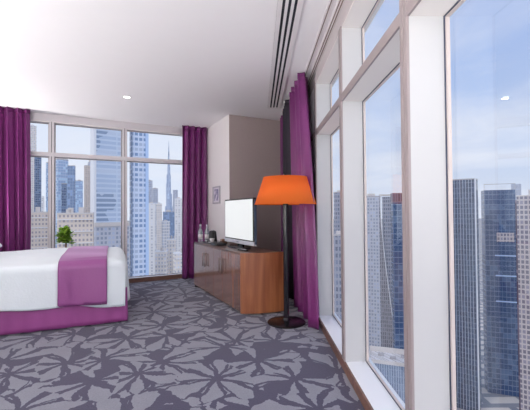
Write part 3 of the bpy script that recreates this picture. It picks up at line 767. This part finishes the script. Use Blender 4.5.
def tower(spec, label, mat, name='tower_building', group=None, cat='building', crown=None, roof=True, plant=True):
    x, y, wd, dp, zt, rot = spec
    t = thing(name, label, cat, (x, y, GZ), math.radians(rot), group)
    H = zt-GZ
    MB().box(-wd/2, wd/2, -dp/2, dp/2, 0, H, 0).build('body', mat, t)
    if roof:
        p = MB(); e_ = wd*.02+.2
        p.box(-wd/2-e_*.3, wd/2+e_*.3, -dp/2-e_*.3, dp/2+e_*.3, H, H+1.1); p.build('parapet', F['edge'] if mat in (F['white'], F['whiter'], F['cream']) else F['concrete'] if mat in (F['beige'], F['r3']) else F['roofgrey'], t)
    if plant:
        MB().box(-wd*.22, wd*.18, -dp*.25, dp*.25, H+1.1, H+1.1+wd*.16).build('roof_plant', F['concrete'], t)
    return t, H
SP = {
'navy_left':(-398.7,633.9,10.4,9.3,106.6,32.2),
'cream_slim':(-505.1,784.6,13.7,10.9,190.5,32.8),
'white_slim':(-480.9,782.4,5.5,5.5,36.3,31.6),
'blue_behind_mullion':(-502.0,846.9,20.0,16.0,118.1,30.7),
'skyblue_crown':(-364.9,649.0,18.3,9.1,96.2,49.3),
'slate_beside':(-323.0,602.8,10.5,6.3,79.4,13.2),
'small_navy':(-301.7,542.4,6.9,5.5,44.7,29.1),
'pale_blue_back':(-497.0,966.3,17.7,14.2,86.2,27.2),
'beige_grid':(-316.6,649.6,14.5,10.2,85.1,36.0),
'beige_low_left':(-203.7,319.2,20.1,10.1,1.5,40.5),
'beige_low_mid':(-143.3,274.2,24.0,9.6,0.4,21.6),
'big_glass':(-152.4,351.2,27.0,13.5,109.4,37.5),
'blue_slab':(-89.9,257.6,10.8,5.4,88.2,31.2),
'white_A':(-156.9,499.1,10.7,8.6,12.7,17.5),
'grey_A':(-250.8,784.7,12.4,9.9,69.1,17.7),
'grey_B':(-220.4,723.9,10.2,8.2,47.8,26.9),
'beige_B':(-186.0,633.9,10.0,8.0,15.7,16.4),
'burj':(-463.7,1744.0,39.4,39.4,347.3,14.9),
'navy_mid':(-242.3,909.4,27.7,19.4,1.8,14.9),
'white_C':(-155.4,649.7,13.7,9.6,24.7,13.5),
'white_D':(-131.5,605.0,14.6,10.2,13.0,12.3),
'white_E':(-141.3,513.9,10.1,8.1,-12.5,27.4),
'beige_low_a':(-102.1,394.1,9.4,8.5,-28.7,14.5),
'beige_low_b':(-80.9,349.1,14.1,8.4,-38.7,28.0),
'beige_low_c':(-108.6,378.4,11.9,7.1,-39.9,6.0),
'pane2_grey':(75.4,363.8,11.0,7.7,19.1,-1.7),
'pane2_low':(47.5,228.4,11.6,6.9,-14.4,-11.7),
'grey_r':(134.6,456.0,20.9,12.5,18.2,-26.4),
'sail':(133.3,395.8,15.4,12.3,18.0,-18.6),
'maroon_top':(130.7,348.7,16.0,8.0,17.9,-6.5),
'roof_low':(119.4,333.7,47.5,23.8,-134.7,-19.7),
'R1':(203.8,374.9,27.9,16.8,31.7,-38.5),
'R2':(260.9,404.9,29.4,17.6,22.9,-20.8),
'R3':(232.1,307.0,29.2,17.5,12.3,-37.1),
}
def B(key, label, mat, **k): return tower(SP[key], label, F[mat], **k)
# -------- through the far window
B('navy_left', 'narrow navy glass tower beside the left purple curtain', 'navy')
B('cream_slim', 'slim cream tower rising highest beside the left purple curtain', 'cream')
B('white_slim', 'thin white tower just left of the first window mullion', 'whiter')
B('blue_behind_mullion', 'blue glass tower mostly hidden behind the first mullion of the far window', 'sky')
t, H = B('skyblue_crown', 'sky-blue glass tower with a stepped pale crown, right of the first mullion', 'sky', plant=False)
wd, dp = SP['skyblue_crown'][2:4]
MB().box(-wd*.45, wd*.0, -dp*.4, dp*.4, H+1, H+wd*.18).build('crown', F['cream'], t)
MB().prism([(wd*.05, -dp*.45), (wd*.48, -dp*.45), (wd*.48, dp*.45), (wd*.05, dp*.45)], H+1, H+wd*.28, 1.2).build('crown', F['white'], t)
B('slate_beside', 'slate-blue tower adjoining the sky-blue tower with the pale crown', 'slate', plant=False)
B('small_navy', 'shorter dark blue tower in front of the sky-blue crowned tower', 'navy', plant=False)
B('pale_blue_back', 'faint pale blue tower between the slate tower and the beige gridded tower', 'sky')
t, H = B('beige_grid', 'grey-beige tower with stepped top beside the great glass tower', 'beige', plant=False)
wd, dp = SP['beige_grid'][2:4]
MB().box(-wd*.1, wd*.42, -dp*.4, dp*.4, H, H+7).build('upper_step', F['grey'], t)
MB().box(.02*wd, wd*.30, -dp*.2, dp*.2, H+7, H+11).build('roof_plant', F['concrete'], t)
def lowrise(key, label, mat):
    x, y, wd, dp, zt, rot = SP[key]
    t, H = tower(SP[key], label, F[mat], name='apartment_building', plant=False)
    rn_ = random.Random(len(key))
    for i in range(3):
        a = rn_.uniform(-.4, .3)
        MB().box(wd*a, wd*(a+.14), -dp*.3, dp*.2, H+1, H+1+rn_.uniform(2, 4.5)).build('roof_plant', F['concrete'], t)
    k = 0
    z = H-4.4
    while z > H-60 and z > 4:
        MB().box(-wd*.5-.2, wd*.5+.2, -dp/2-.9, -dp/2, z, z+.5).build('floor_ledge', F['edge'], t); z -= 8.8
    return t
lowrise('beige_low_left', 'beige apartment block with ledges beside the left purple curtain', 'beige')
lowrise('beige_low_mid', 'broad beige apartment block behind the green plant', 'beige')
# the great glass tower: body, pale edge fin, podium
x, y, wd, dp, zt, rot = SP['big_glass']
t = thing('glass_skyscraper', 'great pale banded glass tower rising out of view left of the second mullion', 'building', (x, y, GZ), math.radians(rot))
H = zt-GZ
MB().box(-wd/2, wd/2, -dp/2, dp/2, 0, H).build('body', F['big'], t)
MB().box(-wd/2-1.2, -wd/2+1.0, -dp/2-1.2, dp/2, 0, H).build('edge_fin', F['edge'], t)
zz0 = 1.2-(226-215)/361.3*y-GZ
MB().box(-wd/2-1, wd/2+2, -dp/2-7, -dp/2, 0, zz0-2).build('podium', F['grey'], t)
MB().box(-wd/2-1.5, wd/2+3, -dp/2-8, -dp/2, zz0-2, zz0+1.5).build('podium_roof', F['concrete'], t)
x, y, wd, dp, zt, rot = SP['blue_slab']
t = thing('slab_tower', 'tall blue slab tower with white window rows right of the second mullion', 'building', (x, y, GZ), math.radians(rot))
H = zt-GZ
MB().box(-wd/2, wd/2, -dp/2, dp/2, 0, H).build('body', F['slab'], t)
MB().box(wd/2-1.4, wd/2+.6, -dp/2-.8, dp/2, 0, H).build('edge_fin', F['slabedge'], t)
MB().box(-wd/2-.4, -wd/2+.5, -dp/2-.5, dp/2, 0, H).build('edge_fin', F['navy'], t)
B('white_A', 'white ribbed tower directly right of the blue slab tower', 'whiter')
B('grey_A', 'tall hazy grey tower behind the white ribbed tower', 'grey')
B('grey_B', 'grey tower with a flat top between the white ribbed tower and the tallest spire', 'grey')
B('beige_B', 'beige tower left of the tallest spire', 'cream')
# the very tall stepped tower with a spire
x, y, wd, dp, zt, rot = SP['burj']
t = thing('spire_tower', 'very tall stepped tower tapering to a needle spire in the haze', 'building', (x, y, GZ), math.radians(rot))
H = zt-GZ; r0 = wd*.5
b5 = MB()
lv = [(0, 1.25), (.30, 1.0), (.42, .84), (.53, .70), (.62, .56), (.70, .44), (.77, .32), (.83, .22)]
for i, (a, r) in enumerate(lv):
    z1_ = lv[i+1][0] if i+1 < len(lv) else .87
    for q in range(3):
        an = q*2*PI/3+.5+i*.1; rr_ = r*r0*(1 - (.16 if (i+q) % 3 == 0 else 0))
        b5.lathe([(0, H*a), (rr_*.52, H*a), (rr_*.50, H*z1_), (0, H*z1_)], cx=rr_*.48*math.cos(an), cy=rr_*.48*math.sin(an), n=14)
b5.build('body', F['burj'], t)
MB().lathe([(0, H*.86), (r0*.17, H*.86), (r0*.07, H*.94), (r0*.02, H), (0, H)], n=12).build('spire', F['slate'], t, smooth='auto')
B('navy_mid', 'broad dark blue block at the foot of the needle spire tower', 'slate')
B('white_C', 'tall white tower standing right of the needle spire tower', 'whiter')
B('white_D', 'white tower partly hidden by the purple curtain at the far window', 'white')
B('white_E', 'white stepped apartment tower below the needle spire tower', 'white')
lowrise('beige_low_a', 'small cream building low in the far window near the second purple curtain', 'cream')
lowrise('beige_low_b', 'lowest cream building near the purple curtain right of the far window', 'cream')
lowrise('beige_low_c', 'cream building low in the far window beside the blue slab tower', 'cream')
# -------- through the long window
B('pane2_grey', 'blue-grey tower seen through the narrowest visible pane of the long window', 'greydark')
B('pane2_low', 'lower dim tower in front of the blue-grey tower in the narrow pane', 'greydark')
B('grey_r', 'grey concrete tower left of the curved tower in the long window', 'grey')
x, y, wd, dp, zt, rot = SP['sail']
t = thing('curved_tower', 'grey tower with a curved white edge line in the long window', 'building', (x, y, GZ), math.radians(rot))
H = zt-GZ
def sailx(k): return -wd/2+wd*.04+(wd*.86)*(1-math.cos(k*PI/2))     # k 0 at top .. 1 at the bottom
b6 = bmesh.new(); ns = 24; LV = []
for i in range(ns+1):
    k = i/ns; z = H*(1-k*.85); xx = sailx(min(1, k*1.25)**.85)
    LV.append([b6.verts.new(c) for c in ((-wd/2, -dp/2, z), (xx+.4, -dp/2, z), (xx+.4, dp/2, z), (-wd/2, dp/2, z))])
LV.append([b6.verts.new((v.co.x, v.co.y, 0)) for v in LV[-1]])
for a, c in zip(LV, LV[1:]):
    for q in range(4): b6.faces.new((a[q], a[(q+1) % 4], c[(q+1) % 4], c[q]))
b6.faces.new(LV[0]); b6.faces.new(LV[-1][::-1]); bmesh.ops.recalc_face_normals(b6, faces=b6.faces[:])
q = MB(); q._merge(b6); q.build('body', F['sail'], t)
q = MB(); q.tube([(sailx(min(1, i/ns*1.25)**.85)+.3, -dp/2-.3, H*(1-i/ns*.85)+.5) for i in range(ns+1)], .45, 6); q.build('edge_rib', F['edge'], t)
MB().box(-wd*.30, wd/2, -dp*.28, dp/2, 0, H-2).build('rear_block', F['greydark'], t)
MB().box(-wd/2, wd/2+.5, -dp/2, dp/2, H-.6, H+.9).build('roof_bar', F['concrete'], t)
t, H = B('maroon_top', 'dark blue tower with a maroon crown beside the nearest thick mullion', 'r2', roof=False, plant=False)
wd, dp = SP['maroon_top'][2:4]
MB().box(-wd/2-.3, wd/2+.3, -dp/2-.3, dp/2+.3, H-9, H).build('crown', F['maroon'], t)
x, y, wd, dp, zt, rot = SP['roof_low']
t = thing('low_roof_building', 'lower building with a flat beige roof and striped walls far below the long window', 'building', (x, y, GZ), math.radians(rot))
H = zt-GZ
MB().box(-wd/2, wd/2, -dp/2, dp/2, 0, H).build('body', F['vstripe'], t)
pp = MB(); pp.box(-wd/2-.5, wd/2+.5, -dp/2-.5, -dp/2+.6, H-1.5, H+1.6); pp.box(-wd/2-.5, wd/2+.5, dp/2-.6, dp/2+.5, H-1.5, H+5); pp.box(-wd/2-.5, -wd/2+.6, -dp/2+.6, dp/2-.6, H-1.5, H+1.6); pp.box(wd/2-.6, wd/2+.5, -dp/2+.6, dp/2-.6, H-1.5, H+1.6)
pp.build('parapet', F['concrete'], t)
MB().box(-wd/2+.6, wd/2-.6, -dp/2+.6, dp/2-.6, H, H+.4).build('roof_deck', F['cream'], t)
for i, (a, c_) in enumerate(((-.34, .1), (-.12, -.1), (.08, .15), (.27, 0))):
    MB().box(wd*a, wd*(a+.11), dp*c_-1.5, dp*c_+2, H, H+2.4).build('roof_plant', F['roofgrey'], t)
t, H = B('R1', 'dark glass tower with pale pinstripes at the edge of the nearest pane', 'r1', plant=False)
wd, dp = SP['R1'][2:4]
MB().box(wd/2-.3, wd/2+.6, -dp/2-.7, -dp/2+.3, 0, H+1).build('corner_rib', F['edge'], t)
x, y, wd, dp, zt, rot = SP['R2']
t = thing('mirror_tower', 'blue mirrored glass tower with a thin roof rail in the nearest pane', 'building', (x, y, GZ), math.radians(rot))
H = zt-GZ
MB().box(-wd/2, wd/2, -dp/2, dp/2, 0, H).build('body', F['r2'], t)
MB().box(-wd/2-.2, wd/2, -dp/2-.2, -dp/2+.3, H+6.2, H+6.8).build('roof_rail', F['roofgrey'], t)
for a in (-.5, .49): MB().box(wd*a-.1, wd*a+.25, -dp/2-.2, -dp/2+.3, H, H+7).build('rail_post', F['roofgrey'], t)
zb = 1.2-(240-213)/361.3*y-GZ
MB().box(-wd*.12, wd*.44, -dp/2-.35, -dp/2, zb-5, zb+5).build('pale_panel', F['r3'], t)
for z_ in (zb-20, zb-42, zb-70): MB().box(-wd*.18, wd*.48, -dp/2-.3, -dp/2, z_-.7, z_+.7).build('pale_band', F['slabedge'], t)
t, H = B('R3', 'tan gridded tower at the right border of the nearest pane', 'r3')
wd, dp = SP['R3'][2:4]
MB().box(-wd/2-1.2, -wd/2, -dp/2+1, dp/2, 0, H-3).build('side_bay', F['maroon'], t)
# distant towers, haze painted in as pale facade colours
rnd = random.Random(21)
placed = [(v[0], v[1], max(v[2], v[3])*.8) for v in SP.values()]
for i in range(46):
    if i < 30:
        az = rnd.uniform(-40, -11); 
    else: az = rnd.uniform(11, 38)
    D = rnd.uniform(900, 1900); a = math.radians(az)
    while any(math.hypot(D*math.sin(a)-p[0], D*math.cos(a)-p[1]) < p[2]+24 for p in placed): D += 30
    placed.append((D*math.sin(a), D*math.cos(a), 22))
    zt = 1.2+rnd.choice([-1, -1, -1, 1])*rnd.uniform(2, 26)/361*D*.9
    zt = max(zt, GZ+45)
    wd = rnd.uniform(18, 30)
    o = MB().box(-wd/2, wd/2, -wd*.35, wd*.35, 0, zt-GZ).build('tower_building', F[rnd.choice(['grey', 'cream', 'white', 'sky', 'grey'])], None, loc=(D*math.sin(a), D*math.cos(a), GZ), rotz=-a+rnd.uniform(-.5, .5))
    tag(o, 'hazy distant tower on the skyline among the pale city blocks', 'building', 'hazy distant towers on the skyline')

# ------------------------------------------------------------------ lights
sun = bpy.data.lights.new('sun', 'SUN'); sun.energy = 1.1; sun.angle = math.radians(6); sun.color = (1, .93, .84)
so = bpy.data.objects.new('sun', sun); COL.objects.link(so)
so.rotation_euler = Vector((-.55, -.50, .62)).to_track_quat('Z', 'Y').to_euler()

# ------------------------------------------------------------------ camera
cam = bpy.data.cameras.new('camera'); co = bpy.data.objects.new('camera', cam); COL.objects.link(co); S.camera = co
cam.sensor_width = 36; cam.lens = 361.3/530*36; cam.clip_end = 20000; cam.clip_start = .05
pi_, ro = .018, -.0078
Fv = Vector((0, math.cos(pi_), math.sin(pi_))); Rv = Vector((1, 0, 0)); Uv = Rv.cross(Fv)
R2 = Rv*math.cos(ro)+Uv*math.sin(ro); U2 = -Rv*math.sin(ro)+Uv*math.cos(ro)
mt = Matrix((R2, U2, -Fv)).transposed().to_4x4(); mt.translation = Vector((0, 0, 1.2)); co.matrix_world = mt

S.view_settings.view_transform = 'Standard'; S.view_settings.look = 'None'; S.view_settings.gamma = 1
S.view_settings.use_curve_mapping = False; S.view_settings.exposure = 0.13
S.cycles.max_bounces = 12; S.cycles.diffuse_bounces = 8; S.cycles.transparent_max_bounces = 24
S.cycles.sample_clamp_indirect = 6
S.cycles.use_denoising = True
